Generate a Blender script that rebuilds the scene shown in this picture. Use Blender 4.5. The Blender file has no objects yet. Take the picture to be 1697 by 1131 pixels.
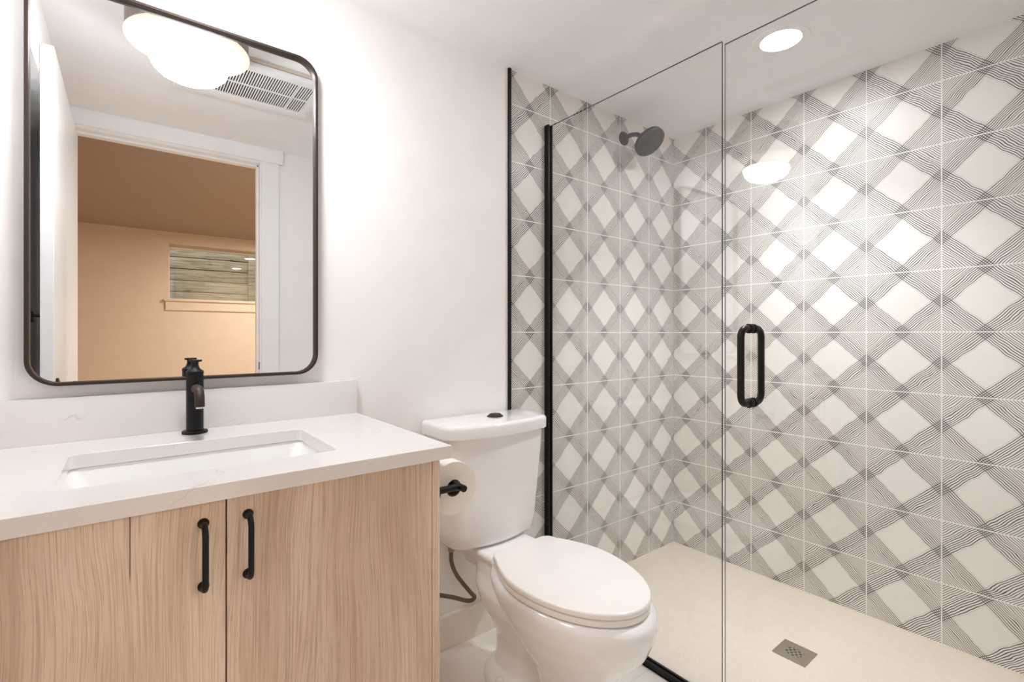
import bpy, bmesh, math, random
from mathutils import Vector, Matrix
PI = math.pi
random.seed(7)
scene = bpy.context.scene
COL = scene.collection

# ------------------------------------------------------------------ measures (metres)
CAM_H = 1.1265
CEIL = 2.179
BACK = 1.52          # tiled / painted back wall plane
RIGHT = 2.3104       # tiled right wall plane
LEFT = -0.2225
FRONT = -0.03        # bathroom face of the door wall
GX = 1.386           # shower glass plane
CTOP = 0.8785        # counter top
FAR = -3.08          # far wall of the next room

# ------------------------------------------------------------------ camera
cam_d = bpy.data.cameras.new('camera')
cam = bpy.data.objects.new('camera', cam_d)
COL.objects.link(cam)
cam.location = (0, 0, CAM_H)
cam.rotation_euler = (PI / 2, 0, -0.667422)
cam_d.sensor_fit = 'HORIZONTAL'
cam_d.sensor_width = 36.0
cam_d.lens = 36.0 * 804.384 / 1697
cam_d.shift_y = -(565.5 - 553.97) / 1697
cam_d.clip_start = 0.01
scene.camera = cam

# ------------------------------------------------------------------ world, exposure
w = bpy.data.worlds.new('world')
scene.world = w
w.use_nodes = True
bg = w.node_tree.nodes['Background']
bg.inputs[0].default_value = (0.82, 0.91, 1.0, 1)
bg.inputs[1].default_value = 0.52
scene.view_settings.view_transform = 'Standard'
scene.view_settings.look = 'None'
scene.view_settings.gamma = 1
scene.view_settings.use_curve_mapping = False
scene.view_settings.exposure = 2.78
scene.cycles.use_denoising = True
scene.cycles.max_bounces = 16
scene.cycles.diffuse_bounces = 10
scene.cycles.glossy_bounces = 8
scene.cycles.transmission_bounces = 8
scene.cycles.transparent_max_bounces = 16
scene.cycles.caustics_reflective = False
scene.cycles.caustics_refractive = False
scene.cycles.sample_clamp_indirect = 6.0

LAMP_E = 10.0        # glowing bowl of the ceiling lamp
BRIM_E = 1.6
DOWN_E = 27.0
DOWN_W = 1.2       # recessed light over the shower
BED_E = 138.0        # recessed lights of the next room


# ------------------------------------------------------------------ node helper
class NT:
    def __init__(self, name):
        self.m = bpy.data.materials.new(name)
        self.m.use_nodes = True
        self.t = self.m.node_tree
        self.bsdf = self.t.nodes['Principled BSDF']
        self.out = self.t.nodes['Material Output']

    def n(self, typ, **kw):
        x = self.t.nodes.new(typ)
        for k, v in kw.items():
            setattr(x, k, v)
        return x

    def put(self, sock, v):
        if v is None:
            return
        if isinstance(v, bpy.types.NodeSocket):
            self.t.links.new(v, sock)
        else:
            sock.default_value = v

    def M(self, op, a, b=None, c=None, clamp=False):
        x = self.n('ShaderNodeMath', operation=op, use_clamp=clamp)
        self.put(x.inputs[0], a)
        self.put(x.inputs[1], b)
        self.put(x.inputs[2], c)
        return x.outputs[0]

    def pos(self):
        return self.n('ShaderNodeNewGeometry').outputs['Position']

    def xyz(self):
        s = self.n('ShaderNodeSeparateXYZ')
        self.t.links.new(self.pos(), s.inputs[0])
        return s.outputs

    def vec(self, x=0.0, y=0.0, z=0.0):
        c = self.n('ShaderNodeCombineXYZ')
        for i, v in enumerate((x, y, z)):
            self.put(c.inputs[i], v)
        return c.outputs[0]

    def noise(self, vec, scale, detail=2.0, rough=0.5, dist=0.0):
        x = self.n('ShaderNodeTexNoise')
        self.put(x.inputs['Vector'], vec)
        x.inputs['Scale'].default_value = scale
        x.inputs['Detail'].default_value = detail
        x.inputs['Roughness'].default_value = rough
        x.inputs['Distortion'].default_value = dist
        return x.outputs[0]

    def ramp(self, v, lo, hi, a=0.0, b=1.0, smooth=True):
        x = self.n('ShaderNodeMapRange', interpolation_type='SMOOTHSTEP' if smooth else 'LINEAR', clamp=True)
        self.put(x.inputs[0], v)
        for i, q in enumerate((lo, hi, a, b)):
            x.inputs[i + 1].default_value = q
        return x.outputs[0]

    def mix(self, fac, a, b):
        x = self.n('ShaderNodeMix', data_type='RGBA')
        self.put(x.inputs[0], fac)
        self.put(x.inputs[6], a if isinstance(a, bpy.types.NodeSocket) else tuple(a) + ((1,) if len(a) == 3 else ()))
        self.put(x.inputs[7], b if isinstance(b, bpy.types.NodeSocket) else tuple(b) + ((1,) if len(b) == 3 else ()))
        return x.outputs[2]

    def bump(self, h, strength=0.2, dist=0.002):
        b = self.n('ShaderNodeBump')
        b.inputs['Strength'].default_value = strength
        b.inputs['Distance'].default_value = dist
        self.put(b.inputs['Height'], h)
        self.t.links.new(b.outputs[0], self.bsdf.inputs['Normal'])

    def set(self, col=None, rough=None, metal=None, spec=None, coat=None):
        b = self.bsdf.inputs
        if col is not None:
            self.put(b['Base Color'], col if isinstance(col, bpy.types.NodeSocket) else tuple(col) + (1,))
        self.put(b['Roughness'], rough)
        self.put(b['Metallic'], metal)
        self.put(b['Specular IOR Level'], spec)
        self.put(b['Coat Weight'], coat)
        return self


def srgb(r, g, b):
    f = lambda c: (c / 255 / 12.92) if c / 255 <= 0.04045 else ((c / 255 + 0.055) / 1.055) ** 2.4
    return (f(r), f(g), f(b))


def plain(name, col, rough=0.5, metal=0.0, spec=0.5, coat=0.0, grain=0.0, gscale=300.0, gdist=0.0005):
    """A plain surface with a faint procedural unevenness of tone and relief."""
    k = NT(name)
    p = k.pos()
    n = k.noise(p, 9.0, 3)
    c = k.mix(k.ramp(n, 0.3, 0.7), tuple(x * 0.975 for x in col), col)
    k.set(c, rough, metal, spec, coat)
    if grain:
        k.bump(k.noise(p, gscale, 2), grain, gdist)
    return k.m


def emit(name, col, strength):
    k = NT(name)
    k.t.nodes.remove(k.bsdf)
    e = k.n('ShaderNodeEmission')
    e.inputs[0].default_value = tuple(col) + (1,)
    e.inputs[1].default_value = strength
    k.t.links.new(e.outputs[0], k.out.inputs[0])
    return k.m


def tile_material(name, axis, off, size, zoff, zsize):
    """Square white tiles, each with a plain diamond framed by bands of hand-drawn wavy black lines."""
    k = NT(name)
    M = k.M
    X = k.xyz()
    s = M('DIVIDE', M('SUBTRACT', X[axis], off), size)
    t = M('DIVIDE', M('SUBTRACT', X[2], zoff), zsize)
    fs, ft = M('FRACT', s), M('FRACT', t)
    u = M('MINIMUM', fs, M('SUBTRACT', 1.0, fs))
    v = M('MINIMUM', ft, M('SUBTRACT', 1.0, ft))
    mn = M('MINIMUM', u, v)
    env = k.ramp(mn, 0.0, 0.13)
    pv = k.vec(s, t, 3.1)
    d1 = M('MULTIPLY', M('SUBTRACT', k.noise(pv, 4.2, 0.8), 0.5), 0.085)
    d2 = M('MULTIPLY', M('SUBTRACT', k.noise(pv, 11.0, 0.5), 0.5), 0.020)
    disp = M('MULTIPLY', M('ADD', d1, d2), env)

    def lines(d, extra=None):
        # the lines crowd together along the inner edge of each band
        q = M('MULTIPLY', M('SUBTRACT', d, 0.36), 1 / 0.16, clamp=False)
        crowd = M('MULTIPLY', M('SINE', M('MULTIPLY', q, 2 * PI)), M('LESS_THAN', M('ABSOLUTE', q), 0.5))
        d = M('ADD', d, M('MULTIPLY', M('MULTIPLY', crowd, env), 0.0065))
        ph = M('FRACT', M('DIVIDE', M('ADD', d, disp), 0.0390))
        tri = M('ABSOLUTE', M('SUBTRACT', ph, 0.5))
        thin = M('MULTIPLY', M('LESS_THAN', d, 0.352), 0.038)     # finer strokes in the corners of each tile
        ln = k.ramp(M('ADD', tri, thin), 0.155, 0.215, 1.0, 0.0)
        edge = M('LESS_THAN', M('ADD', d, disp), 0.6392)
        return M('MULTIPLY', ln, edge)
    L = lines(M('ADD', u, v))
    L = M('MAXIMUM', L, lines(M('ADD', M('SUBTRACT', 1.0, u), v)))
    L = M('MAXIMUM', L, lines(M('ADD', M('SUBTRACT', 1.0, v), u)))
    grout = k.ramp(mn, 0.0068, 0.0095, 1.0, 0.0)
    tone = k.mix(k.ramp(k.noise(k.vec(M('FLOOR', s), M('FLOOR', t), 0.5), 3.7, 0), 0.3, 0.7), srgb(227, 224, 219), srgb(231, 228, 223))
    c = k.mix(L, tone, srgb(22, 21, 20))
    c = k.mix(grout, c, srgb(238, 235, 231))
    k.set(c, k.ramp(grout, 0, 1, 0.36, 0.6), 0.0, 0.28)
    k.bump(k.ramp(mn, 0.004, 0.012), 0.25, 0.0008)
    return k.m


def wood_material(name, seed, crack=False):
    k = NT(name)
    M = k.M
    X = k.xyz()
    h = M('ADD', X[0], M('MULTIPLY', X[1], 0.8))
    z = X[2]
    warp = M('SUBTRACT', k.noise(k.vec(M('MULTIPLY', h, 4.0), seed * 3.7, M('MULTIPLY', z, 1.1)), 1.6, 2), 0.5)
    hw = M('ADD', h, M('MULTIPLY', warp, 0.12))
    hf = M('ADD', h, M('MULTIPLY', warp, 0.065))
    # growth rings, stretched into long cathedral arches
    ph = M('ADD', M('MULTIPLY', hw, 34.0), M('MULTIPLY', k.noise(k.vec(M('MULTIPLY', h, 5.0), seed * 1.9, M('MULTIPLY', z, 0.9)), 1.0, 2), 16.0))
    ring = M('ADD', M('MULTIPLY', M('SINE', ph), 0.5), 0.5)
    gate = k.ramp(k.noise(k.vec(M('MULTIPLY', h, 3.5), seed * 7.1, M('MULTIPLY', z, 0.8)), 2.0, 2), 0.42, 0.62)
    fib = k.noise(k.vec(M('MULTIPLY', hf, 420.0), seed, M('MULTIPLY', z, 5.0)), 1.0, 4, 0.65)
    pore = k.noise(k.vec(M('MULTIPLY', hf, 760.0), seed * 2.0, M('MULTIPLY', z, 16.0)), 1.0, 2, 0.7)
    streak = k.noise(k.vec(M('MULTIPLY', hf, 46.0), seed * 2.6, M('MULTIPLY', z, 1.4)), 1.0, 3, 0.6)
    broad = k.noise(k.vec(M('MULTIPLY', h, 3.0), seed * 5.0, M('MULTIPLY', z, 0.7)), 2.2, 2)
    c = k.mix(k.ramp(broad, 0.35, 0.65), srgb(216, 194, 172), srgb(231, 212, 193))
    c = k.mix(M('MULTIPLY', M('MULTIPLY', ring, gate), 0.42), c, srgb(190, 160, 135))
    c = k.mix(M('MULTIPLY', k.ramp(streak, 0.50, 0.72), 0.42), c, srgb(182, 152, 128))
    c = k.mix(M('MULTIPLY', k.ramp(fib, 0.45, 0.64), 0.55), c, srgb(178, 147, 122))
    c = k.mix(M('MULTIPLY', k.ramp(pore, 0.58, 0.70), 0.42), c, srgb(150, 118, 95))
    # small knots
    vor = k.n('ShaderNodeTexVoronoi')
    k.put(vor.inputs['Vector'], k.vec(M('MULTIPLY', h, 1.0), seed, M('MULTIPLY', X[2], 0.45)))
    vor.inputs['Scale'].default_value = 6.0
    c = k.mix(k.ramp(vor.outputs['Distance'], 0.012, 0.05, 0.6, 0.0), c, srgb(138, 100, 76))
    if crack:   # board joint printed on the door, open only in its upper part
        line = k.ramp(M('ABSOLUTE', M('SUBTRACT', X[0], 0.0005)), 0.0005, 0.0013, 1.0, 0.0)
        line = M('MULTIPLY', line, k.ramp(X[2], 0.735, 0.76))
        c = k.mix(M('MULTIPLY', line, 0.85), c, srgb(84, 56, 40))
    k.set(c, 0.5, 0.0, 0.35)
    k.bump(fib, 0.08, 0.0005)
    return k.m


def quartz_material(name):
    k = NT(name)
    M = k.M
    p = k.pos()
    warp = k.n('ShaderNodeVectorMath', operation='MULTIPLY_ADD')
    nz = k.n('ShaderNodeTexNoise')
    k.put(nz.inputs['Vector'], p)
    nz.inputs['Scale'].default_value = 7.0
    nz.inputs['Detail'].default_value = 4
    k.put(warp.inputs[0], nz.outputs['Color'])
    warp.inputs[1].default_value = (0.16, 0.16, 0.16)
    k.put(warp.inputs[2], p)
    n1 = k.noise(warp.outputs[0], 4.6, 0.0)
    n2 = k.noise(warp.outputs[0], 9.0, 0.0)
    vein = k.ramp(M('ABSOLUTE', M('SUBTRACT', n1, 0.5)), 0.0, 0.0050, 1.0, 0.0)
    fine = k.ramp(M('ABSOLUTE', M('SUBTRACT', n2, 0.5)), 0.0, 0.0045, 0.7, 0.0)
    gate = k.ramp(k.noise(p, 8.5, 2), 0.52, 0.62)
    gate2 = k.ramp(k.noise(p, 13.0, 2), 0.56, 0.66)
    vv = M('MAXIMUM', M('MULTIPLY', vein, gate), M('MULTIPLY', fine, gate2))
    c = k.mix(M('MULTIPLY', vv, 0.33), srgb(229, 226, 224), srgb(156, 148, 142))
    c = k.mix(M('MULTIPLY', k.ramp(k.noise(p, 420.0, 1), 0.62, 0.7), 0.12), c, srgb(200, 196, 194))
    k.set(c, 0.16, 0.0, 0.5)
    return k.m


def shower_floor_material(name):
    """Beige mosaic of small hexagons, grout almost the colour of the tiles."""
    k = NT(name)
    M = k.M
    X = k.xyz()
    S = 0.052
    px, py = M('DIVIDE', X[0], S), M('DIVIDE', X[1], S * 1.7320508)

    def cell(ax, ay):   # distance to the border of the hexagon lattice centred at (ax, ay)
        gx = M('SUBTRACT', M('FRACT', M('ADD', px, ax)), 0.5)
        gy = M('MULTIPLY', M('SUBTRACT', M('FRACT', M('ADD', py, ay)), 0.5), 1.7320508)
        gx, gy = M('ABSOLUTE', gx), M('ABSOLUTE', gy)
        return M('MAXIMUM', gx, M('ADD', M('MULTIPLY', gx, 0.5), M('MULTIPLY', gy, 0.8660254)))
    h = M('MINIMUM', cell(0.5, 0.5), cell(0.0, 0.0))
    g = k.ramp(h, 0.462, 0.485)
    tone = k.mix(k.noise(k.pos(), 14.0, 2), srgb(208, 196, 183), srgb(215, 204, 192))
    c = k.mix(M('MULTIPLY', g, 0.35), tone, srgb(224, 214, 201))
    k.set(c, 0.45, 0.0, 0.35)
    k.bump(M('SUBTRACT', 1.0, g), 0.10, 0.0008)
    return k.m


def floor_tile_material(name):
    k = NT(name)
    M = k.M
    X = k.xyz()
    a = M('FRACT', M('DIVIDE', M('SUBTRACT', X[0], 0.985), 0.61))
    b = M('FRACT', M('DIVIDE', M('SUBTRACT', X[1], 1.30), 0.305))
    du = M('MULTIPLY', M('MINIMUM', a, M('SUBTRACT', 1.0, a)), 0.61)
    dv = M('MULTIPLY', M('MINIMUM', b, M('SUBTRACT', 1.0, b)), 0.305)
    g = k.ramp(M('MINIMUM', du, dv), 0.0008, 0.0016, 1.0, 0.0)
    tone = k.mix(k.noise(k.pos(), 6.0, 3), srgb(238, 233, 227), srgb(242, 238, 233))
    k.set(k.mix(M('MULTIPLY', g, 0.5), tone, srgb(206, 194, 180)), 0.32, 0.0, 0.45)
    return k.m


def fence_wood_material(name):
    k = NT(name)
    M = k.M
    X = k.xyz()
    g = k.noise(k.vec(M('MULTIPLY', X[0], 2.0), X[1], M('MULTIPLY', X[2], 38.0)), 2.0, 4, 0.65, 0.4)
    c = k.mix(k.ramp(g, 0.3, 0.7), srgb(128, 110, 88), srgb(188, 172, 146))
    vor = k.n('ShaderNodeTexVoronoi')
    k.put(vor.inputs['Vector'], k.vec(M('MULTIPLY', X[0], 0.55), X[1], X[2]))
    vor.inputs['Scale'].default_value = 7.0
    c = k.mix(k.ramp(vor.outputs['Distance'], 0.06, 0.16, 0.7, 0.0), c, srgb(78, 60, 44))
    k.set(c, 0.85, 0.0, 0.2)
    return k.m


def glass_material(name, tint):
    """Clear sheet glass: see-through with a Fresnel reflection on each face."""
    k = NT(name)
    k.t.nodes.remove(k.bsdf)
    tr = k.n('ShaderNodeBsdfTransparent')
    tr.inputs[0].default_value = tuple(tint) + (1,)
    gl = k.n('ShaderNodeBsdfGlossy')
    gl.inputs['Roughness'].default_value = 0.0
    gl.inputs['Color'].default_value = (1, 1, 1, 1)
    fr = k.n('ShaderNodeFresnel')
    fr.inputs['IOR'].default_value = 1.5
    # the node inverts the index on back faces; feed it 1/IOR there so both faces reflect alike
    ge = k.n('ShaderNodeNewGeometry')
    k.put(fr.inputs['IOR'], k.M('ADD', 1.5, k.M('MULTIPLY', ge.outputs['Backfacing'], 1 / 1.5 - 1.5)))
    mx = k.n('ShaderNodeMixShader')
    k.t.links.new(fr.outputs[0], mx.inputs[0])
    k.t.links.new(tr.outputs[0], mx.inputs[1])
    k.t.links.new(gl.outputs[0], mx.inputs[2])
    k.t.links.new(mx.outputs[0], k.out.inputs[0])
    return k.m


# ------------------------------------------------------------------ materials
MAT = dict(
    paint=plain('white_wall_paint', srgb(244, 243, 242), 0.6, spec=0.3, grain=0.25, gscale=120, gdist=0.0006),
    ceil=plain('ceiling_paint', srgb(244, 243, 243), 0.75, spec=0.2, grain=0.15, gscale=140),
    trimw=plain('white_trim_paint', srgb(243, 243, 243), 0.35, spec=0.4),
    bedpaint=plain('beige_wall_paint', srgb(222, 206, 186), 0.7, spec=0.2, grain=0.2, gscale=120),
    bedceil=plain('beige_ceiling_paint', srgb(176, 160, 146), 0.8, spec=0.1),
    bedfloor=plain('tan_carpet', srgb(190, 172, 150), 0.95, spec=0.1, grain=0.5, gscale=500),
    tile_b=tile_material('line_drawn_tile_back', 0, 1.4054, 0.22863, -0.0035, 0.22751),
    tile_r=tile_material('line_drawn_tile_right', 1, 1.33217, 0.22863, -0.0035, 0.22751),
    floor=floor_tile_material('pale_floor_tile'),
    showerfloor=shower_floor_material('beige_hexagon_mosaic'),
    black=plain('matte_black_metal', (0.0035, 0.0035, 0.0037), 0.42, metal=0.0, spec=0.3, grain=0.15, gscale=900, gdist=0.0002),
    bronze=plain('dark_bronze_metal', srgb(58, 44, 37), 0.5, metal=0.4, grain=0.1, gscale=800, gdist=0.0002),
    bronzel=plain('brushed_bronze_drum', srgb(132, 116, 104), 0.4, metal=0.5),
    headgrey=plain('dark_grey_metal', srgb(38, 37, 37), 0.45, metal=0.2),
    nozzle=plain('black_rubber', (0.01, 0.01, 0.01), 0.6),
    porcelain=plain('glazed_white_porcelain', srgb(240, 238, 237), 0.09, spec=0.5, coat=0.4),
    seat=plain('white_seat_plastic', srgb(240, 236, 232), 0.2, spec=0.5),
    sink=plain('white_sink_ceramic', srgb(240, 240, 238), 0.08, spec=0.5, coat=0.4),
    paper=plain('soft_white_paper', srgb(240, 236, 228), 0.95, spec=0.05, grain=0.3, gscale=400),
    card=plain('brown_cardboard', srgb(120, 92, 70), 0.9),
    steel=plain('brushed_steel', srgb(176, 165, 150), 0.3, metal=0.9),
    chrome=plain('chrome', (0.85, 0.85, 0.86), 0.1, metal=1.0),
    braid=plain('braided_steel_hose', srgb(120, 108, 96), 0.4, metal=0.7, grain=0.8, gscale=900, gdist=0.001),
    dark=plain('painted_shade_black', (0.01, 0.01, 0.01), 0.9),  # near-black colour that stands for shade in gaps and holes
    shadowgap=plain('painted_shadow_brown', srgb(70, 48, 34), 0.8),  # brown that stands for the shadow line above the vanity doors
    wood_l=wood_material('light_oak_left_door', 1.0, True),
    wood_r=wood_material('light_oak_right_door', 2.3),
    wood_s=wood_material('light_oak_carcass', 4.1),
    quartz=quartz_material('veined_white_quartz'),
    fence=fence_wood_material('weathered_fence_wood'),
    glass=glass_material('shower_glass', (0.976, 0.979, 0.970)),
    pane=glass_material('window_glass', (0.97, 0.98, 0.97)),
    glassedge=plain('dark_glass_edge', (0.012, 0.016, 0.015), 0.15, spec=0.8),
    paleedge=plain('pale_polished_glass_edge', (0.34, 0.37, 0.35), 0.15, spec=0.8),
    plasticw=plain('white_grille_plastic', srgb(236, 236, 236), 0.4),
    beigep=plain('beige_housing_plastic', srgb(205, 192, 178), 0.5),
    basetile=plain('cream_base_tile', srgb(238, 231, 222), 0.35),
    grout=plain('cream_silicone', srgb(232, 222, 205), 0.6),
    ground=plain('gravel_ground', srgb(120, 110, 98), 0.95, grain=0.6, gscale=60, gdist=0.01),
    bowl=emit('lit_opal_bowl', (0.95, 0.958, 1.0), LAMP_E),
    brim=None,
    lens=emit('lit_downlight_lens', (0.95, 0.958, 1.0), DOWN_E),
    lensbed=emit('lit_warm_downlight_lens', (1.0, 0.90, 0.79), BED_E),
)
k = NT('glowing_opal_brim')
k.set(k.mix(k.noise(k.pos(), 20, 2), srgb(150, 139, 124), srgb(158, 147, 132)), 0.25)
k.bsdf.inputs['Emission Color'].default_value = (1.0, 0.86, 0.70, 1)
k.bsdf.inputs['Emission Strength'].default_value = BRIM_E * 0.07
MAT['brim'] = k.m
k = NT('silvered_mirror')
k.set((0.90, 0.91, 0.91), 0.0, 1.0)
MAT['mirror'] = k.m


# ------------------------------------------------------------------ mesh helpers
def new():
    return bmesh.new()


def box(bm, lo, hi, bev=0.0, seg=2, mi=0):
    r = bmesh.ops.create_cube(bm, size=1.0)
    vs = r['verts']
    for v in vs:
        for i in range(3):
            v.co[i] = lo[i] if v.co[i] < 0 else hi[i]
    fs = set(f for v in vs for f in v.link_faces)
    for f in fs:
        f.material_index = mi
    if bev:
        es = list(set(e for v in vs for e in v.link_edges))
        out = bmesh.ops.bevel(bm, geom=es, offset=bev, segments=seg, affect='EDGES', profile=0.6)
        for f in out['faces']:
            f.material_index = mi
    return bm


def axis_matrix(origin, direction):
    q = Vector((0, 0, 1)).rotation_difference(Vector(direction).normalized())
    return Matrix.Translation(origin) @ q.to_matrix().to_4x4()


def lathe(bm, prof, origin=(0, 0, 0), direction=(0, 0, 1), seg=40, sx=1.0, sy=1.0):
    """Revolve (radius, height) pairs about an axis."""
    mtx = axis_matrix(origin, direction)
    rings = []
    for r, z in prof:
        if r < 1e-6:
            rings.append([bm.verts.new(mtx @ Vector((0, 0, z)))])
        else:
            rings.append([bm.verts.new(mtx @ Vector((r * sx * math.cos(2 * PI * i / seg), r * sy * math.sin(2 * PI * i / seg), z))) for i in range(seg)])
    for a, b in zip(rings, rings[1:]):
        for i in range(seg):
            j = (i + 1) % seg
            if len(a) == 1 and len(b) == 1:
                continue
            if len(a) == 1:
                bm.faces.new((a[0], b[j], b[i]))
            elif len(b) == 1:
                bm.faces.new((a[i], a[j], b[0]))
            else:
                bm.faces.new((a[i], a[j], b[j], b[i]))
    return bm


def smooth_path(pts, n=8):
    pts = [Vector(p) for p in pts]
    P = [pts[0] * 2 - pts[1]] + pts + [pts[-1] * 2 - pts[-2]]
    out = []
    for i in range(1, len(P) - 2):
        for k_ in range(n):
            t = k_ / n
            a, b, c, d = P[i - 1], P[i], P[i + 1], P[i + 2]
            out.append(0.5 * ((2 * b) + (c - a) * t + (2 * a - 5 * b + 4 * c - d) * t * t + (3 * b - a - 3 * c + d) * t ** 3))
    out.append(pts[-1])
    return out


def tube(bm, pts, rad, seg=16, cap=True):
    """Sweep a circle along points; rad is a number or one per point."""
    pts = [Vector(p) for p in pts]
    n = len(pts)
    rr = rad if isinstance(rad, (list, tuple)) else [rad] * n
    t0 = (pts[1] - pts[0]).normalized()
    up = Vector((0, 0, 1)) if abs(t0.z) < 0.9 else Vector((1, 0, 0))
    a = t0.cross(up).normalized()
    rings = []
    for i, p in enumerate(pts):
        t = (pts[min(i + 1, n - 1)] - pts[max(i - 1, 0)]).normalized()
        a = (a - t * a.dot(t)).normalized()
        b = t.cross(a)
        rings.append([bm.verts.new(p + (a * math.cos(2 * PI * j / seg) + b * math.sin(2 * PI * j / seg)) * rr[i]) for j in range(seg)])
    for A, B in zip(rings, rings[1:]):
        for j in range(seg):
            bm.faces.new((A[j], A[(j + 1) % seg], B[(j + 1) % seg], B[j]))
    if cap:
        bm.faces.new(rings[0][::-1])
        bm.faces.new(rings[-1])
    return bm


def loft(bm, rings, cap0=True, cap1=True):
    R = [[bm.verts.new(p) for p in ring] for ring in rings]
    n = len(R[0])
    for A, B in zip(R, R[1:]):
        for j in range(n):
            bm.faces.new((A[j], A[(j + 1) % n], B[(j + 1) % n], B[j]))
    if cap0:
        bm.faces.new(R[0][::-1])
    if cap1:
        bm.faces.new(R[-1])
    return bm


def shrink(ring, d):
    """Move a closed horizontal outline inward by d."""
    n = len(ring)
    out = []
    for i, p in enumerate(ring):
        t = (ring[(i + 1) % n] - ring[i - 1])
        nrm = Vector((-t.y, t.x, 0)).normalized()
        out.append(p + nrm * d)
    return out


def rounded_slab(bm, outline, z0, z1, r0, r1, steps=4):
    """Horizontal slab with the given counter-clockwise outline; lower and upper edges rounded by r0 and r1."""
    ring = [Vector((x, y, 0)) for x, y in outline]
    rings = []
    for i in range(steps + 1):
        a = PI / 2 * i / steps
        rr = shrink(ring, r0 * (1 - math.sin(a)))
        rings.append([Vector((p.x, p.y, z0 + r0 * (1 - math.cos(a)))) for p in rr])
    for i in range(steps + 1):
        a = PI / 2 * i / steps
        rr = shrink(ring, r1 * (1 - math.cos(a)))
        rings.append([Vector((p.x, p.y, z1 - r1 * (1 - math.sin(a)))) for p in rr])
    return loft(bm, rings)


def rrect(x0, x1, y0, y1, r, seg=6):
    out = []
    for cx, cy, a0 in ((x1 - r, y1 - r, 0), (x0 + r, y1 - r, 1), (x0 + r, y0 + r, 2), (x1 - r, y0 + r, 3)):
        for i in range(seg + 1):
            a = PI / 2 * (a0 + i / seg)
            out.append((cx + r * math.cos(a), cy + r * math.sin(a)))
    return out


def link(name, bm, mats, parent=None, smooth=True, angle=35):
    bmesh.ops.recalc_face_normals(bm, faces=bm.faces[:])
    me = bpy.data.meshes.new(name)
    bm.to_mesh(me)
    bm.free()
    for m in (mats if isinstance(mats, (list, tuple)) else [mats]):
        me.materials.append(m)
    o = bpy.data.objects.new(name, me)
    COL.objects.link(o)
    if smooth:
        for p in me.polygons:
            p.use_smooth = True
        me.set_sharp_from_angle(angle=math.radians(angle))
    if parent is not None:
        o.parent = parent
        q = parent
        off = Vector((0, 0, 0))
        while q is not None:
            off += Vector(q.location)
            q = q.parent
        o.location = -off
    return o


def tag(o, label, cat, group=None):
    o['label'] = label
    o['category'] = cat
    if group:
        o['group'] = group
    return o


def thing(name, label, cat, loc, group=None):
    o = bpy.data.objects.new(name, None)
    COL.objects.link(o)
    o.location = loc
    o.empty_display_size = 0.05
    return tag(o, label, cat, group)


def struct(name, bm, mats, smooth=False, parent=None):
    o = link(name, bm, mats, parent, smooth)
    o['kind'] = 'structure'
    return o


def boxes(lst):
    bm = new()
    for lo, hi in lst:
        box(bm, lo, hi)
    return bm


# ================================================================== the setting
struct('floor', boxes([((LEFT - .14, FRONT - .12, -0.1), (GX + .012, BACK + .1, 0.0))]), MAT['floor'])
struct('floor_shower', boxes([((GX + .012, FRONT, -0.1), (RIGHT + .1, BACK + .1, 0.0))]), MAT['showerfloor'])
struct('ceiling', boxes([((LEFT - .1, FRONT - .12, CEIL), (RIGHT + .1, BACK + .1, CEIL + .1))]), MAT['ceil'])
bm = new()
box(bm, (LEFT - .1, BACK, 0), (1.181, BACK + .1, CEIL), mi=0)
box(bm, (1.181, BACK, 0), (RIGHT + .1, BACK + .1, CEIL), mi=1)
struct('wall_back', bm, [MAT['paint'], MAT['tile_b']])
struct('wall_right', boxes([((RIGHT, FRONT, 0), (RIGHT + .1, BACK, CEIL))]), MAT['tile_r'])
struct('wall_left', boxes([((LEFT - .14, 1.075, 0), (LEFT, BACK, CEIL)), ((LEFT - .14, FRONT - .12, 0), (LEFT - .10, 1.075, 1.95)),
                           ((LEFT - .10, FRONT - .12, 0), (LEFT, FRONT + .06, 1.95)), ((LEFT - .14, FRONT - .12, 1.95), (LEFT, 1.075, CEIL))]), MAT['paint'])  # recess behind the door leaf added to keep that strip shaded
DX0, DX1, DZ = -0.205, 0.580, 2.092      # door opening
bm = new()
box(bm, (DX1 + .012, FRONT - .12, 0), (GX + .01, FRONT, CEIL), mi=0)
box(bm, (DX0 - .0175, FRONT - .12, DZ + .012), (DX1 + .012, FRONT, CEIL), mi=0)
box(bm, (GX + .01, FRONT - .12, 0), (RIGHT + .1, FRONT, CEIL), mi=1)
struct('wall_front', bm, [MAT['paint'], MAT['tile_b']])
struct('baseboard_back', box(new(), (0.545, BACK - .018, 0), (1.1745, BACK, 0.12), 0.002), MAT['basetile'])

# door lining, stops and casing
bm = new()
box(bm, (DX1, FRONT - .12, 0), (DX1 + .012, FRONT + .002, DZ + .012))
box(bm, (DX0 - .0175, FRONT - .12, 0), (DX0, FRONT + .002, DZ + .012))
box(bm, (DX0, FRONT - .12, DZ), (DX1, FRONT + .002, DZ + .012))
box(bm, (DX1 - .011, FRONT - .075, 0), (DX1, FRONT - .040, DZ), 0.002)
box(bm, (DX0, FRONT - .075, DZ - .011), (DX1, FRONT - .040, DZ), 0.002)
struct('trim_1', bm, MAT['trimw'])
bm = new()
box(bm, (DX1 + .006, FRONT, 0), (DX1 + .095, FRONT + .018, DZ + .010), 0.002)
box(bm, (LEFT, FRONT, DZ + .010), (DX1 + .117, FRONT + .026, CEIL), 0.002)
box(bm, (LEFT, FRONT, DZ + .004), (DX1 + .006, FRONT + .012, DZ + .010), 0.001)
struct('trim_2', bm, MAT['trimw'])

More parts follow.
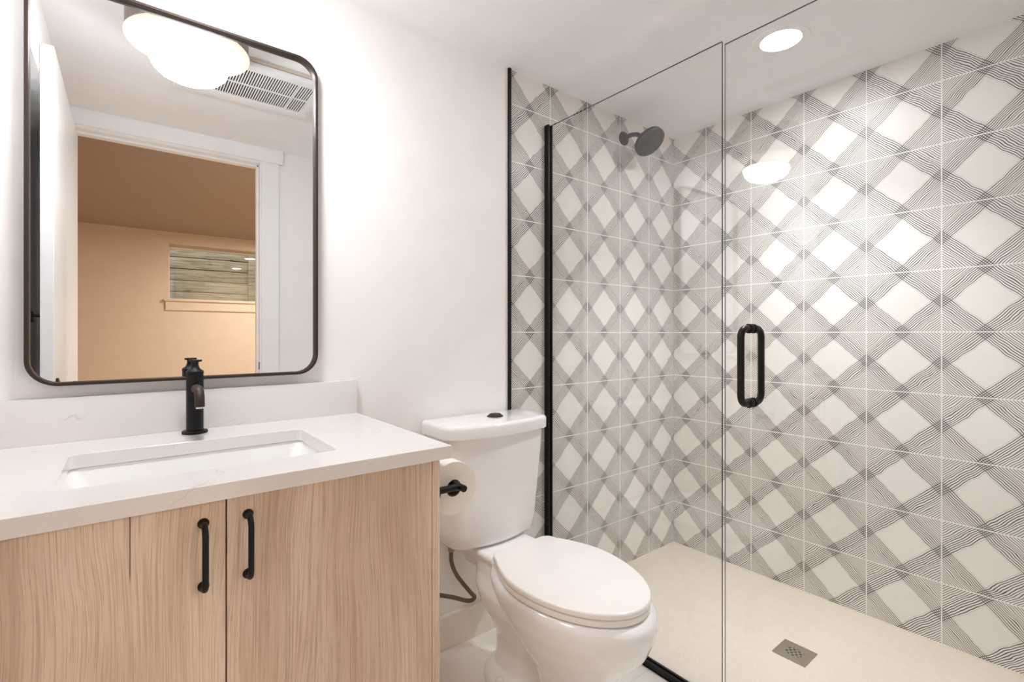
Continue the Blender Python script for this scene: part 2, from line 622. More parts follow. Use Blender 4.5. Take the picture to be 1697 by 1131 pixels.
# the door, standing open flat against the left wall
d1 = bpy.data.objects.new('door_1', None)
COL.objects.link(d1)
d1.location = (-0.204, 0.0, 0.0)
d1['kind'] = 'structure'
struct('door_leaf', box(new(), (-0.2215, 0.0, 0.012), (-0.1885, 0.892, 2.045), 0.002), MAT['trimw'], parent=d1)
bm = new()
lathe(bm, [(0, 0), (.027, 0), (.027, .006), (.012, .010), (.009, .030), (.009, .034)], (-0.1885, 0.835, 0.955), (1, 0, 0), 24)
tube(bm, [(-0.150, 0.842, 0.955), (-0.150, 0.80, 0.955), (-0.150, 0.74, 0.955)], 0.0085, 12)
struct('door_handle', bm, MAT['black'], True, parent=d1)
link('latch_plate', box(new(), (DX1 - .0015, FRONT - .030, 0.925), (DX1 + .0005, FRONT - .008, 0.967), 0.0007), MAT['black']).update_tag()
lp = bpy.data.objects['latch_plate']
tag(lp, 'small black latch strike plate set in the white door jamb', 'latch plate')

# black edge strip between paint and tile, caulk lines
struct('trim_3', box(new(), (1.1752, BACK - .010, 0), (1.1872, BACK, CEIL), 0.001), MAT['black'])
bm = new()
box(bm, (GX + .016, BACK - .004, 0), (RIGHT, BACK, 0.004))
box(bm, (RIGHT - .004, FRONT, 0), (RIGHT, BACK - .004, 0.004))
struct('trim_4', bm, MAT['grout'])

# ------------------------------------------------------------------ the next room, seen in the mirror
BX0, BX1, BY1 = -1.7, 3.2, FRONT - .12
WX0, WX1, WZ0, WZ1 = 0.318, 1.62, 1.487, 2.055
struct('floor_bedroom', boxes([((BX0, FAR, -0.1), (BX1, BY1, 0.0))]), MAT['bedfloor'])
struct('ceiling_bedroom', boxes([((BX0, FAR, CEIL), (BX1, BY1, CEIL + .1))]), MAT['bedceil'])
REC = 0.27
struct('wall_far', boxes([((BX0, FAR - REC, 0), (WX0, FAR, CEIL)), ((WX1, FAR - REC, 0), (BX1, FAR, CEIL)),
                          ((WX0, FAR - REC, 0), (WX1, FAR, WZ0)), ((WX0, FAR - REC, WZ1), (WX1, FAR, CEIL))]), MAT['bedpaint'])
struct('wall_bedroom_left', boxes([((BX0 - .1, FAR, 0), (BX0, BY1, CEIL))]), MAT['bedpaint'])
struct('wall_bedroom_right', boxes([((BX1, FAR, 0), (BX1 + .1, BY1, CEIL))]), MAT['bedpaint'])
struct('wall_bedroom_near', boxes([((BX0, BY1 - .001, 0), (LEFT - .1, BY1 + .08, CEIL)), ((RIGHT + .1, BY1, 0), (BX1, BY1 + .08, CEIL)),
                                   ((DX1 + .1, BY1 - .006, 0), (RIGHT + .1, BY1, CEIL))]), MAT['bedpaint'])
win = bpy.data.objects.new('window_1', None)
COL.objects.link(win)
win.location = (WX0, FAR, WZ0)
win['kind'] = 'structure'
PY = FAR - REC + .03
bm = new()
F = 0.018
box(bm, (WX0, PY - .02, WZ0), (WX0 + F, PY + .02, WZ1))
box(bm, (WX1 - F, PY - .02, WZ0), (WX1, PY + .02, WZ1))
box(bm, (WX0 + F, PY - .02, WZ0), (WX1 - F, PY + .02, WZ0 + F))
box(bm, (WX0 + F, PY - .02, WZ1 - F), (WX1 - F, PY + .02, WZ1))
struct('window_frame', bm, MAT['trimw'], parent=win)
struct('window_pane', boxes([((WX0 + F, PY - .010, WZ0 + F), (WX1 - F, PY - .006, WZ1 - F)),
                             ((WX0 + F, PY + .006, WZ0 + F), (WX1 - F, PY + .010, WZ1 - F))]), MAT['pane'], parent=win)
bm = new()
box(bm, (WX0 - .045, FAR, WZ0 - .022), (WX1 + .045, FAR + .035, WZ0), 0.004)
box(bm, (WX0 - .03, FAR, WZ0 - .115), (WX1 + .03, FAR + .018, WZ0 - .022), 0.002)
struct('window_sill', bm, MAT['bedpaint'], parent=win)

# fence outside the window
FY = -3.89
fe = thing('garden_fence', 'weathered grey wooden board fence outside the window, seen in the mirror', 'fence', (0.9, FY, 0))
gz = 2.034
for i in range(9):
    z1 = gz + .136 * (3 - i) - .004
    link('fence_board', box(new(), (-1.2, FY - .022, z1 - .127), (3.2, FY, z1), 0.003), MAT['fence'], fe)
link('fence_post', box(new(), (1.178, FY, 0.9), (1.268, FY + .04, 2.5), 0.004), MAT['fence'], fe)
struct('dark_fence_backing', boxes([((-3, FY - .12, 0.9), (4, FY - .03, 2.9))]), MAT['dark'])  # added dark sheet, makes the gaps between the boards look shaded
struct('floor_outside', boxes([((-3, -6.0, 0.8), (4, FAR - REC, 0.9))]), MAT['ground'])

# ================================================================== ceiling lights and vent
LX, LY, LZ = 0.150, 1.175, 2.035
lamp = thing('ceiling_lamp', 'flush ceiling lamp with bronze drum and glowing white hat-shaped opal shade above the vanity', 'lamp', (LX, LY, CEIL))
bm = new()
lathe(bm, [(0, CEIL - .001), (.160, CEIL - .001), (.163, CEIL - .004), (.163, LZ + .004), (.160, LZ + .001), (0, LZ + .001)], (LX, LY, 0), seg=64)
link('drum', bm, MAT['bronzel'], lamp)
bm = new()
lathe(bm, [(.108, LZ - .001), (.163, LZ), (.1665, LZ - .003), (.166, LZ - .008), (.150, LZ - .016), (.128, LZ - .024), (.116, LZ - .030), (.110, LZ - .038), (.107, LZ - .040), (.104, LZ - .030)], (LX, LY, 0), seg=64)
link('shade_brim', bm, MAT['brim'], lamp)
bm = new()
lathe(bm, [(.106, LZ - .034), (.108, LZ - .042), (.106, LZ - .058), (.098, LZ - .076), (.083, LZ - .091), (.060, LZ - .102), (.032, LZ - .108), (0, LZ - .110)], (LX, LY, 0), seg=64)
link('shade_bowl', bm, MAT['bowl'], lamp)


def downlight(x, y, label, lens, power=0.0):
    t = thing('recessed_light', label, 'light', (x, y, CEIL), 'round recessed ceiling lights')
    bm = new()
    lathe(bm, [(.0605, CEIL - .002), (.066, CEIL - .006), (.088, CEIL - .005), (.093, CEIL - .001), (.093, CEIL)], (x, y, 0), seg=48)
    link('trim_ring', bm, MAT['trimw'], t)
    bm = new()
    lathe(bm, [(0, CEIL - .004), (.056, CEIL - .004), (.0605, CEIL - .0025), (.0605, CEIL - .0005), (0, CEIL - .0005)], (x, y, 0), seg=48)
    link('lens', bm, lens, t)
    if power:       # the reflector behind the lens throws most of the light downwards
        ld = bpy.data.lights.new('recessed_light_source', 'AREA')
        ld.shape = 'DISK'
        ld.size = 0.12
        ld.spread = math.radians(95)
        ld.energy = power
        ld.color = (0.95, 0.958, 1.0)
        lo = bpy.data.objects.new('recessed_light_source', ld)
        COL.objects.link(lo)
        lo.location = (x, y, CEIL - .0075)
    return t


downlight(1.825, 0.767, 'round white recessed ceiling light shining above the shower', MAT['lens'], DOWN_W)
downlight(1.35, -0.80, 'recessed light of the next room, upper right glint in the mirrored window pane', MAT['lensbed'])
downlight(1.32, -2.06, 'recessed light of the next room, lower glint in the mirrored window pane', MAT['lensbed'])

vent = thing('ceiling_vent', 'white slatted exhaust fan vent hanging under the ceiling, seen in the mirror', 'vent', (0.4, 0.76, CEIL))
VX0, VX1, VY0, VY1, VZ = 0.14, 0.645, 0.585, 0.955, 2.142
link('housing', box(new(), (VX0 + .001, VY0 + .001, VZ + .0215), (VX1 - .001, VY1 - .001, CEIL), 0.001), MAT['beigep'], vent)
link('gap_shade_strip', box(new(), (VX0 + .006, VY0 + .006, VZ + .018), (VX1 - .006, VY1 - .006, VZ + .0225)), MAT['dark'], vent)  # dark strip, shade of the gap put into its colour
bm = new()
GY0, GY1, GX0_, GX1_ = 0.655, 0.912, 0.165, 0.612
box(bm, (VX0, VY0, VZ), (VX1, GY0, VZ + .019), 0.002)
box(bm, (VX0, GY1, VZ), (VX1, VY1, VZ + .019), 0.002)
box(bm, (VX0, GY0, VZ), (GX0_, GY1, VZ + .019))
box(bm, (GX1_, GY0, VZ), (VX1, GY1, VZ + .019))
link('cover', bm, MAT['plasticw'], vent)
bm = new()
x = GX0_
while x < GX1_ - .003:
    box(bm, (x, GY0, VZ + .001), (x + .0043, GY1, VZ + .004))
    x += .0092
box(bm, (GX0_, .780, VZ), (GX1_, .786, VZ + .004))
box(bm, (.548, GY0, VZ), (.555, GY1, VZ + .004))
g = link('grille', bm, MAT['plasticw'], vent)
link('slat_shade_sheet', box(new(), (GX0_, GY0, VZ + .0055), (GX1_, GY1, VZ + .009)), MAT['dark'], vent)  # black sheet painted as the shade between the slats

# ================================================================== vanity
VL, VR = LEFT + .001, 0.5445
VF = 0.952
van = thing('vanity_cabinet', 'light oak vanity cabinet with two flat doors under the white counter', 'cabinet', (0.16, 1.23, 0))
bm = new()
CB = 0.8495
box(bm, (VR - .0185, VF, 0.0), (VR, BACK - .019, CB), 0.0006)
box(bm, (VL, VF, 0.0), (VL + .0185, BACK - .019, CB), 0.0006)
box(bm, (VL + .0185, VF + .020, 0.095), (VR - .0185, BACK - .02, 0.113))
box(bm, (VL + .0185, BACK - .030, 0.113), (VR - .0185, BACK - .02, CB))
box(bm, (VL + .0185, VF + .060, 0.0), (VR - .0185, VF + .075, 0.095))
link('carcass', bm, MAT['wood_s'], van)
link('top_rail', box(new(), (VL + .0185, VF + .003, CB - .10), (VR - .0185, VF + .019, CB)), MAT['shadowgap'], van)  # coloured dark brown as the shadow under the counter
SEAM = 0.1298
DT = 0.8450


def pull(px, zt, zb, parent):
    bm = new()
    yd = VF
    for z in (zt, zb):
        lathe(bm, [(0, 0), (.0086, 0), (.0086, .002), (.0066, .005), (.0048, .008), (.0046, .012)], (px, yd, z), (0, -1, 0), 24)
    r = .016
    path = [(px, yd - .008, zt), (px, yd - .014, zt)]
    for i in range(1, 7):
        a = PI / 2 * i / 6
        path.append((px, yd - .014 - r * math.sin(a), zt - r * (1 - math.cos(a))))
    for i in range(0, 7):
        a = PI / 2 * i / 6
        path.append((px, yd - .014 - r * math.cos(a), zb + r * (1 - math.sin(a))))
    path.append((px, yd - .008, zb))
    tube(bm, path, 0.0048, 16)
    return link('handle', bm, MAT['black'], parent)


da = link('door', box(new(), (VL + .0200, VF, 0.113), (SEAM - .0012, VF + .0175, DT), 0.0008), MAT['wood_l'], van)
db = link('door', box(new(), (SEAM + .0012, VF, 0.113), (VR - .0200, VF + .0175, DT), 0.0008), MAT['wood_r'], van)
pull(0.0965, 0.8114, 0.707, da)
pull(0.1627, 0.8122, 0.7085, db)

# countertop with the sink cut-out
top = thing('countertop', 'white veined quartz vanity countertop with upstand along the wall', 'countertop', (0.17, 1.23, CB))
SX0, SX1, SY0, SY1 = -0.0965, 0.3505, 1.047, 1.336
CL, CR, CF, CBK = LEFT + .0005, 0.564, 0.932, BACK - .0005
bm = new()
outer = [Vector((x, y, 0)) for x, y in ((CR, CBK), (CL, CBK), (CL, CF), (CR, CF))]
inner = rrect(SX0, SX1, SY0, SY1, 0.014, 5)


def holed(bm, z0, z1):
    nI = len(inner)
    seg = nI // 4
    layers = {}
    for z in (z0, z1):
        layers[z] = ([bm.verts.new((p.x, p.y, z)) for p in outer], [bm.verts.new((x, y, z)) for x, y in inner])
    for z in (z0, z1):
        O, I = layers[z]
        for c in range(4):
            base = c * seg
            for i in range(seg - 1):
                bm.faces.new((O[c], I[base + i], I[base + i + 1]))
            bm.faces.new((O[c], I[base + seg - 1], I[(base + seg) % nI], O[(c + 1) % 4]))
    for k_ in (0, 1):
        a, b = layers[z0][k_], layers[z1][k_]
        for i in range(len(a)):
            j = (i + 1) % len(a)
            bm.faces.new((a[i], a[j], b[j], b[i]))


holed(bm, CB + .0005, CTOP)
o = link('worktop', bm, MAT['quartz'], top, smooth=False)
bv = o.modifiers.new('edge', 'BEVEL')
bv.width = 0.0012
bv.segments = 2
bv.limit_method = 'ANGLE'
link('upstand', box(new(), (CL, BACK - .020, CTOP), (0.563, BACK - .0005, 0.9814), 0.001), MAT['quartz'], top)

# undermount basin
snk = thing('sink_basin', 'white rectangular undermount sink basin let into the counter', 'sink', (0.127, 1.19, 0.70))
bm = new()
rings = []
for z, gx, gy, r in ((CB - .0034, .020, .020, .020), (CB - .0034, .006, .006, .020), (CB - .010, .003, .003, .022), (CB - .06, -.018, -.008, .03), (CB - .115, -.050, -.022, .045), (CB - .132, -.085, -.045, .05), (CB - .138, -.150, -.100, .04)):
    rings.append([Vector((x, y, z)) for x, y in rrect(SX0 - gx, SX1 + gx, SY0 - gy, SY1 + gy, r, 8)])
loft(bm, rings, cap0=False, cap1=True)
o = link('bowl', bm, MAT['sink'], snk, angle=60)
sm = o.modifiers.new('thickness', 'SOLIDIFY')
sm.thickness = 0.003
sm.offset = 1.0
bm = new()
lathe(bm, [(0, .004), (.014, .004), (.020, .002), (.022, 0.0)], (0.127, 1.20, CB - .137), (0, 0, 1), 32)
link('drain', bm, MAT['black'], snk)

# faucet
FX, FYY = 0.1287, 1.447
fa = thing('faucet', 'matte black single-lever basin faucet on the counter behind the sink', 'faucet', (FX, FYY, CTOP))
bm = new()
lathe(bm, [(0, CTOP + .0005), (.0275, CTOP + .0005), (.0280, CTOP + .002), (.0280, CTOP + .0055), (.0265, CTOP + .007), (0, CTOP + .007)], (FX, FYY, 0), seg=48)
link('base_plate', bm, MAT['black'], fa)
bm = new()
lathe(bm, [(0, CTOP + .006), (.0186, CTOP + .006), (.0186, 1.0255), (.0178, 1.0265), (0, 1.0265)], (FX, FYY, 0), seg=48)
link('body', bm, MAT['black'], fa)
bm = new()
lathe(bm, [(0, 1.0268), (.0180, 1.0268), (.0190, 1.0278), (.0190, 1.0335), (.0175, 1.0352), (.0125, 1.0385), (.0092, 1.0435), (.0078, 1.0500), (.0078, 1.0575), (.0065, 1.0610), (.0040, 1.0620), (0, 1.0622)], (FX, FYY, 0), seg=40)
tube(bm, smooth_path([(FX - .0125, FYY + .004, 1.0600), (FX, FYY - .001, 1.0590), (FX + .0140, FYY - .006, 1.0600)], 6), [.0026] * 3 + [.0036] * 7 + [.0026] * 3, 12)
link('lever', bm, MAT['black'], fa)
bm = new()
sp = smooth_path([(FX, FYY - .012, 0.990), (FX, FYY - .045, 0.994), (FX, FYY - .080, 0.993), (FX, FYY - .100, 0.983), (FX, FYY - .107, 0.968), (FX, FYY - .1085, 0.956)], 6)
tube(bm, sp, [.0103] * len(sp), 20)
s_ = link('spout', bm, MAT['bronze'], fa)
bm = new()
lathe(bm, [(0, 0), (.0080, 0), (.0080, .004), (0, .004)], (FX, FYY - .1085, 0.953), (0, 0, 1), 24)
link('aerator', bm, MAT['chrome'], s_)

# ================================================================== mirror
MX0, MX1, MZ0, MZ1, MR = -0.1815, 0.441, 1.009, 1.938, 0.058
MF, MG = 1.490, 1.505
mir = thing('wall_mirror', 'tall mirror with rounded corners and thin dark bronze frame above the vanity', 'mirror', (0.13, BACK, MZ0))


def ring_xz(e, y):
    return [Vector((x, y, z)) for x, z in rrect(MX0 + e, MX1 - e, MZ0 + e, MZ1 - e, MR - e, 14)]


bm = new()
R = [ring_xz(0, BACK - .001), ring_xz(0, MF + .0015), ring_xz(.0012, MF), ring_xz(.0068, MF), ring_xz(.0075, MF + .001), ring_xz(.0078, MG + .001)]
loft(bm, R, cap0=False, cap1=False)
link('frame', bm, MAT['bronze'], mir, angle=50)
bm = new()
loft(bm, [ring_xz(.0072, MG + .006), ring_xz(.0072, MG)])
link('glass', bm, MAT['mirror'], mir, smooth=False)

# robe hook on the far side of the open door leaf
rh = thing('robe_hook', 'small black hook on the back of the open door, seen in the mirror', 'hook', (-0.2217, 0.80, 1.19))
bm = new()
lathe(bm, [(0, 0), (.011, 0), (.011, .003), (.0055, .004), (.005, .030), (0, .031)], (-0.2217, 0.80, 1.187), (-1, 0, 0), 24)
box(bm, (-0.258, 0.792, 1.165), (-0.246, 0.808, 1.202), .003, 2)
link('peg', bm, MAT['black'], rh)

# ================================================================== toilet
TX = 1.006
toi = thing('toilet', 'white two-piece toilet with closed lid between vanity and shower glass', 'toilet', (TX, 1.1, 0))


def oval(cx, yf, yb, hw, n=48, e=2.0, ymid=None, back=1.0):
    """Egg outline: rounded front at yf, back end at yb, half width hw; counter-clockwise."""
    ym = ymid if ymid is not None else (yf + yb) / 2
    out = []
    for i in range(n):
        a = 2 * PI * i / n
        c, s = math.cos(a), math.sin(a)
        ex = 2 / (e if s > 0 else 2.0)
        px = hw * (abs(c) ** ex) * (1 if c >= 0 else -1)
        ly = (yb - ym) if s > 0 else (ym - yf)
        ey = 2 / (e if s > 0 else 2.0)
        py = ly * (abs(s) ** ey) * (1 if s >= 0 else -1)
        out.append((cx + px, ym + py))
    return out


def ring(z, yf, yb, hw, e=2.0, ym=None):
    return [Vector((x, y, z)) for x, y in oval(TX, yf, yb, hw, 48, e, ym)]


bm = new()
# bowl and front pedestal
loft(bm, [ring(0.000, .868, 1.06, .112, 3.0), ring(.02, .868, 1.06, .110, 3.0), ring(.10, .874, 1.05, .106, 3.0), ring(.16, .866, 1.07, .107, 2.8), ring(.20, .840, 1.095, .118, 2.5, .97),
          ring(.245, .796, 1.14, .144, 2.3, .99), ring(.29, .760, 1.19, .166, 2.2, 1.0), ring(.335, .738, 1.24, .181, 2.2, 1.01), ring(.37, .729, 1.27, .187, 2.2, 1.02), ring(.390, .733, 1.29, .186, 2.2, 1.02), ring(.402, .746, 1.28, .176, 2.2, 1.02)])
# deck behind the bowl that carries the tank
loft(bm, [[Vector((x, y, z)) for x, y in rrect(TX + .014 - hw, TX + .014 + hw, y0, 1.495, .035, 8)] for z, hw, y0 in ((.310, .066, 1.12), (.350, .090, 1.10), (.382, .109, 1.08), (.397, .113, 1.08), (.4065, .107, 1.085))])
# trapway swelling and neck
loft(bm, [ring(z, y0, y1, hw, 2.4) for z, y0, y1, hw in ((.005, 1.12, 1.34, .080), (.05, 1.14, 1.33, .064), (.10, 1.15, 1.325, .059), (.15, 1.14, 1.325, .064), (.205, 1.11, 1.34, .090), (.255, 1.08, 1.37, .117), (.300, 1.07, 1.40, .123), (.34, 1.09, 1.42, .100), (.385, 1.12, 1.45, .09))])
# web between pedestal and trapway
loft(bm, [[Vector((x, y, z)) for x, y in rrect(TX - hw, TX + hw, 1.00, yb, .02, 6)] for z, hw, yb in ((.005, .045, 1.22), (.12, .042, 1.22), (.24, .050, 1.22))])
# foot
rounded_slab(bm, [(x, y) for x, y in oval(TX, 1.02, 1.365, .118, 48, 2.1, 1.21)], 0.0, 0.040, .002, .026)
body = link('bowl_body', bm, MAT['porcelain'], toi, angle=180)
rm = body.modifiers.new('merge', 'REMESH')
rm.mode = 'VOXEL'
rm.voxel_size = 0.0055
rm.use_smooth_shade = True
sm = body.modifiers.new('soften', 'SMOOTH')
sm.iterations = 10
sm.factor = 0.5
for sx in (-1, 1):
    bm = new()
    lathe(bm, [(0.014, .030), (.014, .042), (.011, .048), (.006, .051), (0, .052)], (TX + sx * .098, 1.215, 0), seg=24)
    link('bolt_cap', bm, MAT['seat'], toi)


def lid_outline(g, n=40):
    yb, ym, yf, hw, hb = 1.236 + g, 1.03, .752 - g, .180 + g, .126 + g
    rc = .035
    right = []
    for i in range(n + 1):          # front tip to the middle
        a = PI / 2 * i / n
        right.append((hw * math.sin(a), ym - (ym - yf) * math.cos(a)))
    for i in range(1, n // 2):      # middle to the back corner
        t = i / (n // 2)
        y = ym + (yb - rc - ym) * t
        right.append((hw - (hw - hb) * t ** 1.8, y))
    for i in range(0, 9):
        a = PI / 2 * i / 8
        right.append((hb - rc + rc * math.cos(a), yb - rc + rc * math.sin(a)))
    left = [(-x, y) for x, y in right[::-1] if x > 1e-6]
    pts = right + left
    return [(TX + x, y) for x, y in pts]


bm = new()
rounded_slab(bm, lid_outline(-.002), 0.4050, 0.4215, .002, .005)
link('seat_ring', bm, MAT['seat'], toi, angle=40)
bm = new()
rounded_slab(bm, lid_outline(0.0), 0.4235, 0.4400, .004, .007, 5)
link('seat_lid', bm, MAT['seat'], toi, angle=40)
for sx in (-1, 1):
    bm = new()
    box(bm, (TX + sx * .070 - .016, 1.2375, .404), (TX + sx * .070 + .016, 1.256, .4225), .005, 3)
    link('hinge_cover', bm, MAT['seat'], toi)


def tank_outline(hw, yf, yb, bow, r=.045, n=16):
    """Counter-clockwise: straight back, rounded sides, front bowed out by bow."""
    pts, KX = [], TX - .005
    for i in range(7):
        a = PI / 2 * i / 6
        pts.append((KX + hw - .015 + .015 * math.cos(a), yb - .015 + .015 * math.sin(a)))
    for i in range(7):
        a = PI / 2 * (1 + i / 6)
        pts.append((KX - hw + .015 + .015 * math.cos(a), yb - .015 + .015 * math.sin(a)))
    for i in range(9):
        a = PI + PI / 2 * i / 8
        pts.append((KX - hw + r + r * math.cos(a), yf + r + r * math.sin(a)))
    for i in range(1, n):
        t = i / n
        pts.append((KX - hw + r + (2 * hw - 2 * r) * t, yf - bow * math.sin(PI * t)))
    for i in range(9):
        a = PI * 1.5 + PI / 2 * i / 8
        pts.append((KX + hw - r + r * math.cos(a), yf + r + r * math.sin(a)))
    return pts


bm = new()
rings = []
for z, hw, yf in ((.4085, .150, 1.362), (.412, .162, 1.350), (.425, .175, 1.341), (.47, .180, 1.336), (.60, .190, 1.328), (.72, .198, 1.322), (.784, .201, 1.320)):
    rings.append([Vector((x, y, z)) for x, y in tank_outline(hw, yf, 1.497, .018)])
loft(bm, rings)
link('tank', bm, MAT['porcelain'], toi, angle=50)
bm = new()
rounded_slab(bm, tank_outline(.217, 1.306, 1.505, .020, .055), .7855, .831, .004, .014, 5)
link('tank_lid', bm, MAT['porcelain'], toi, angle=50)
bm = new()
lathe(bm, [(0, 0), (.030, 0), (.030, .003), (.024, .006), (.021, .0095), (.0195, .0105), (0, .0105)], (1.030, 1.405, .831), (0, 0, 1), 36, sx=1.0, sy=.9)
link('flush_button', bm, MAT['bronze'], toi)

# water supply hose
hs = thing('supply_hose', 'braided steel water hose running from tank underside behind the vanity', 'hose', (0.86, 1.44, 0.2))
bm = new()
hp = smooth_path([(.860, 1.425, .392), (.861, 1.425, .350), (.880, 1.42, .300), (.925, 1.41, .235), (.945, 1.41, .208), (.925, 1.42, .198), (.870, 1.45, .218), (.80, 1.47, .238), (.72, 1.475, .235)], 8)
tube(bm, hp, .0070, 12)
link('braided_hose', bm, MAT['braid'], hs)
bm = new()
lathe(bm, [(0, 0), (.011, 0), (.013, .004), (.013, .016), (.010, .0195), (0, .0195)], (.860, 1.425, .388), (0, 0, 1), 6)
link('coupling_nut', bm, MAT['steel'], hs)
bm = new()
lathe(bm, [(0, 0), (.028, 0), (.026, .004), (.010, .007), (.010, .036), (0, .036)], (.712, BACK - .0005, .235), (0, -1, 0), 28)
box(bm, (.700, 1.462, .222), (.726, 1.488, .248), .003)
link('shutoff_valve', bm, MAT['chrome'], hs)

# ================================================================== toilet paper
hol = thing('paper_holder', 'black paper holder arm fixed to the oak side of the vanity', 'paper holder', (VR, 0.985, 0.766))
HY, HZ, HX = 0.978, 0.766, 0.612
bm = new()
tube(bm, [(VR + .002, HY, HZ), (.580, HY, HZ), (HX, HY, HZ)], .0080, 20)
tube(bm, [(HX, HY - .022, HZ), (HX, HY, HZ), (HX, 1.05, HZ), (HX, 1.110, HZ)], .0080, 20)
link('arm', bm, MAT['black'], hol)
bm = new()
lathe(bm, [(0, 0), (.020, 0), (.020, .005), (.018, .007), (0, .007)], (VR + .0003, HY, HZ), (1, 0, 0), 32)
link('wall_rosette', bm, MAT['black'], hol)
rl = thing('toilet_paper_roll', 'white toilet paper roll on the black holder beside the vanity', 'toilet paper', (HX, 1.05, HZ - .01))
bm = new()
RZ = HZ - .010
lathe(bm, [(.0205, 0), (.0625, 0), (.0635, .001), (.0635, .099), (.0625, .100), (.0205, .100), (.0205, 0)], (HX, 1.002, RZ), (0, 1, 0), 64)
link('paper', bm, MAT['paper'], rl, angle=30)
bm = new()
lathe(bm, [(.0190, .0005), (.0203, .0005), (.0203, .0995), (.0190, .0995), (.0190, .0005)], (HX, 1.002, RZ), (0, 1, 0), 40)
link('cardboard_core', bm, MAT['card'], rl, angle=30)

# ================================================================== shower screen and door
GT = 0.0035
scr = thing('shower_screen', 'fixed clear glass shower panel in black channels beside the toilet', 'shower screen', (GX, 1.13, 0))


def sheet(y0, y1, z0, z1, pale_edge=False):
    bm = new()
    box(bm, (GX - GT, y0, z0), (GX + GT, y1, z1))
    bmesh.ops.recalc_face_normals(bm, faces=bm.faces[:])
    for f in bm.faces:
        f.material_index = 0 if abs(f.normal.x) > .5 else (2 if pale_edge and f.normal.y > .5 else 1)  # the edge facing the fixed panel takes the paler colour
    return bm


link('glass_panel', sheet(.7475, BACK - .004, .006, 1.998), [MAT['glass'], MAT['glassedge']], scr, smooth=False)


def channel(lo, hi, axis):
    """U-shaped channel: two side walls and a web, leaving room for the glass."""
    bm = new()
    box(bm, lo, (GX - GT - .0004, hi[1], hi[2]))
    box(bm, (GX + GT + .0004, lo[1], lo[2]), hi)
    return bm


bm = channel((GX - .0145, BACK - .024, 0), (GX + .0105, BACK - .0005, 2.002), 1)
box(bm, (GX - .0145, BACK - .0035, 0), (GX + .0105, BACK - .0005, 2.002))
link('wall_channel', bm, MAT['black'], scr)
bm = channel((GX - .0150, .7475, 0.0005), (GX + .0130, BACK - .0245, .020), 2)
box(bm, (GX - .0150, .7475, 0.0005), (GX + .0130, BACK - .0245, .0055))
link('floor_channel', bm, MAT['black'], scr)
drs = thing('shower_door', 'frameless clear glass shower door with black pull handle', 'shower door', (GX, .38, 0))
link('glass_panel', sheet(.012, .7385, .010, 1.985, True), [MAT['glass'], MAT['glassedge'], MAT['paleedge']], drs, smooth=False)


def pull_bar(sgn):
    bm = new()
    y, zt, zb, r, off = .6617, 1.142, .9315, .026, .060
    p = [(GX + sgn * .006, y, zt), (GX + sgn * (off - r), y, zt)]
    for i in range(1, 9):
        a = PI / 2 * i / 8
        p.append((GX + sgn * (off - r + r * math.sin(a)), y, zt - r + r * math.cos(a)))
    for i in range(0, 9):
        a = PI / 2 * i / 8
        p.append((GX + sgn * (off - r + r * math.cos(a)), y, zb + r - r * math.sin(a)))
    p.append((GX + sgn * .006, y, zb))
    tube(bm, p, .0095, 20)
    for z in (zt, zb):
        lathe(bm, [(0, 0), (.0135, 0), (.0135, .003), (.0115, .0045), (.0115, .0065), (.0135, .008), (.0135, .012), (.0095, .014)], (GX + sgn * .0052, y, z), (sgn, 0, 0), 28)
    return link('pull_handle', bm, MAT['black'], drs)


pull_bar(-1)
pull_bar(1)
for z in (.25, 1.75):
    bm = new()
    box(bm, (GX - .016, FRONT, z - .045), (GX + .016, .012, z + .045), .002)
    box(bm, (GX - .016, .012, z - .045), (GX - GT - .0003, .065, z + .045), .002)
    box(bm, (GX + GT + .0003, .012, z - .045), (GX + .016, .065, z + .045), .002)
    link('hinge', bm, MAT['black'], drs)

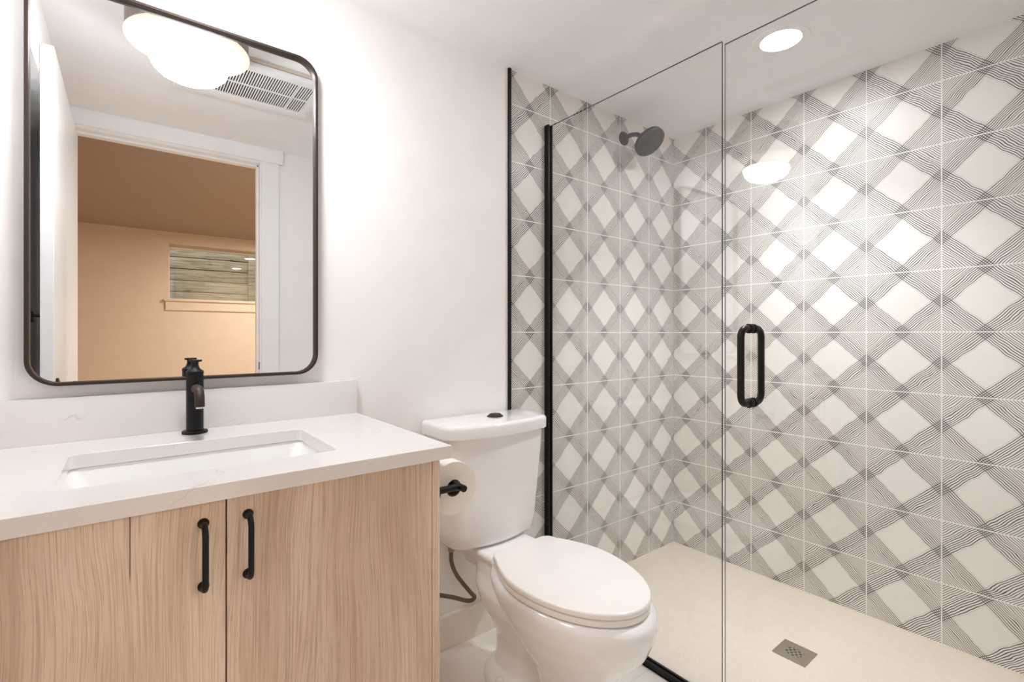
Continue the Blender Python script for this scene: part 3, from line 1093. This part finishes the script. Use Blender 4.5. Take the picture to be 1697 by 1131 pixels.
# shower head
SHX, SHZ = 1.8877, 2.078
sh = thing('showerhead', 'dark grey round shower head on a curved arm from the tiled wall', 'shower head', (SHX, BACK, SHZ))
bm = new()
lathe(bm, [(0, 0), (.033, 0), (.033, .005), (.029, .010), (.016, .014), (.012, .018), (0, .018)], (SHX, BACK - .0005, SHZ), (0, -1, 0), 40)
link('flange', bm, MAT['headgrey'], sh)
bm = new()
ap = smooth_path([(SHX, 1.508, SHZ), (SHX, 1.47, SHZ + .002), (SHX, 1.435, SHZ - .008), (SHX, 1.412, SHZ - .028), (SHX, 1.400, SHZ - .045)], 7)
tube(bm, ap, .0105, 18)
link('arm', bm, MAT['headgrey'], sh)
HD = Vector((0, -.62, -.78)).normalized()
HC = Vector((SHX, 1.362, 2.008))      # middle of the spray face
bm = new()
lathe(bm, [(0, -.060), (.012, -.060), (.016, -.050), (.020, -.040), (.040, -.032), (.066, -.026), (.072, -.020), (.073, -.004), (.070, 0.0), (.066, .0005), (0, .0005)], HC, HD, 56)
head = link('spray_head', bm, MAT['headgrey'], sh)
mt = axis_matrix(HC, HD)
for rad, n, s0 in ((.020, 3, .6), (.034, 4, .2), (.054, 5, .9)):
    for i in range(n):
        a = 2 * PI * i / n + s0
        c = mt @ Vector((rad * math.cos(a), rad * math.sin(a), .0004))
        bm = new()
        lathe(bm, [(0, 0), (.0048, 0), (.0040, .0016), (0, .0018)], c, HD, 14)
        link('nozzle', bm, MAT['nozzle'], head)

# floor drain
dr = thing('floor_drain', 'square brushed steel drain grate in the beige shower floor', 'drain', (1.843, .728, 0))
bm = new()
n = 27
s = .107 / n
X0, Y0 = 1.8435 - .0535, .728 - .0535
solid = set()
for i in range(n):
    for j in range(n):
        hole = 7 <= i <= 19 and 7 <= j <= 19 and (i % 3 != 0) and ((j + (0 if (i // 3) % 2 else 2)) % 4 not in (0, 1)) and (i - 13) ** 2 + (j - 13) ** 2 < 52
        if not hole:
            solid.add((i, j))
vc = {}


def gv(i, j, z):
    if (i, j, z) not in vc:
        vc[(i, j, z)] = bm.verts.new((X0 + i * s, Y0 + j * s, z))
    return vc[(i, j, z)]


for i, j in solid:
    a, b = .0015, .0035
    bm.faces.new((gv(i, j, b), gv(i + 1, j, b), gv(i + 1, j + 1, b), gv(i, j + 1, b)))
    for (di, dj, e0, e1) in ((-1, 0, (i, j), (i, j + 1)), (1, 0, (i + 1, j), (i + 1, j + 1)), (0, -1, (i, j), (i + 1, j)), (0, 1, (i, j + 1), (i + 1, j + 1))):
        if (i + di, j + dj) not in solid:
            bm.faces.new((gv(*e0, b), gv(*e1, b), gv(*e1, a), gv(*e0, a)))
link('grate', bm, MAT['steel'], dr, smooth=False)
link('well_shade_plate', box(new(), (X0 + .002, Y0 + .002, .0002), (X0 + .105, Y0 + .105, .0012)), MAT['dark'], dr)  # flat black plate, the shade below the grate put into its colour
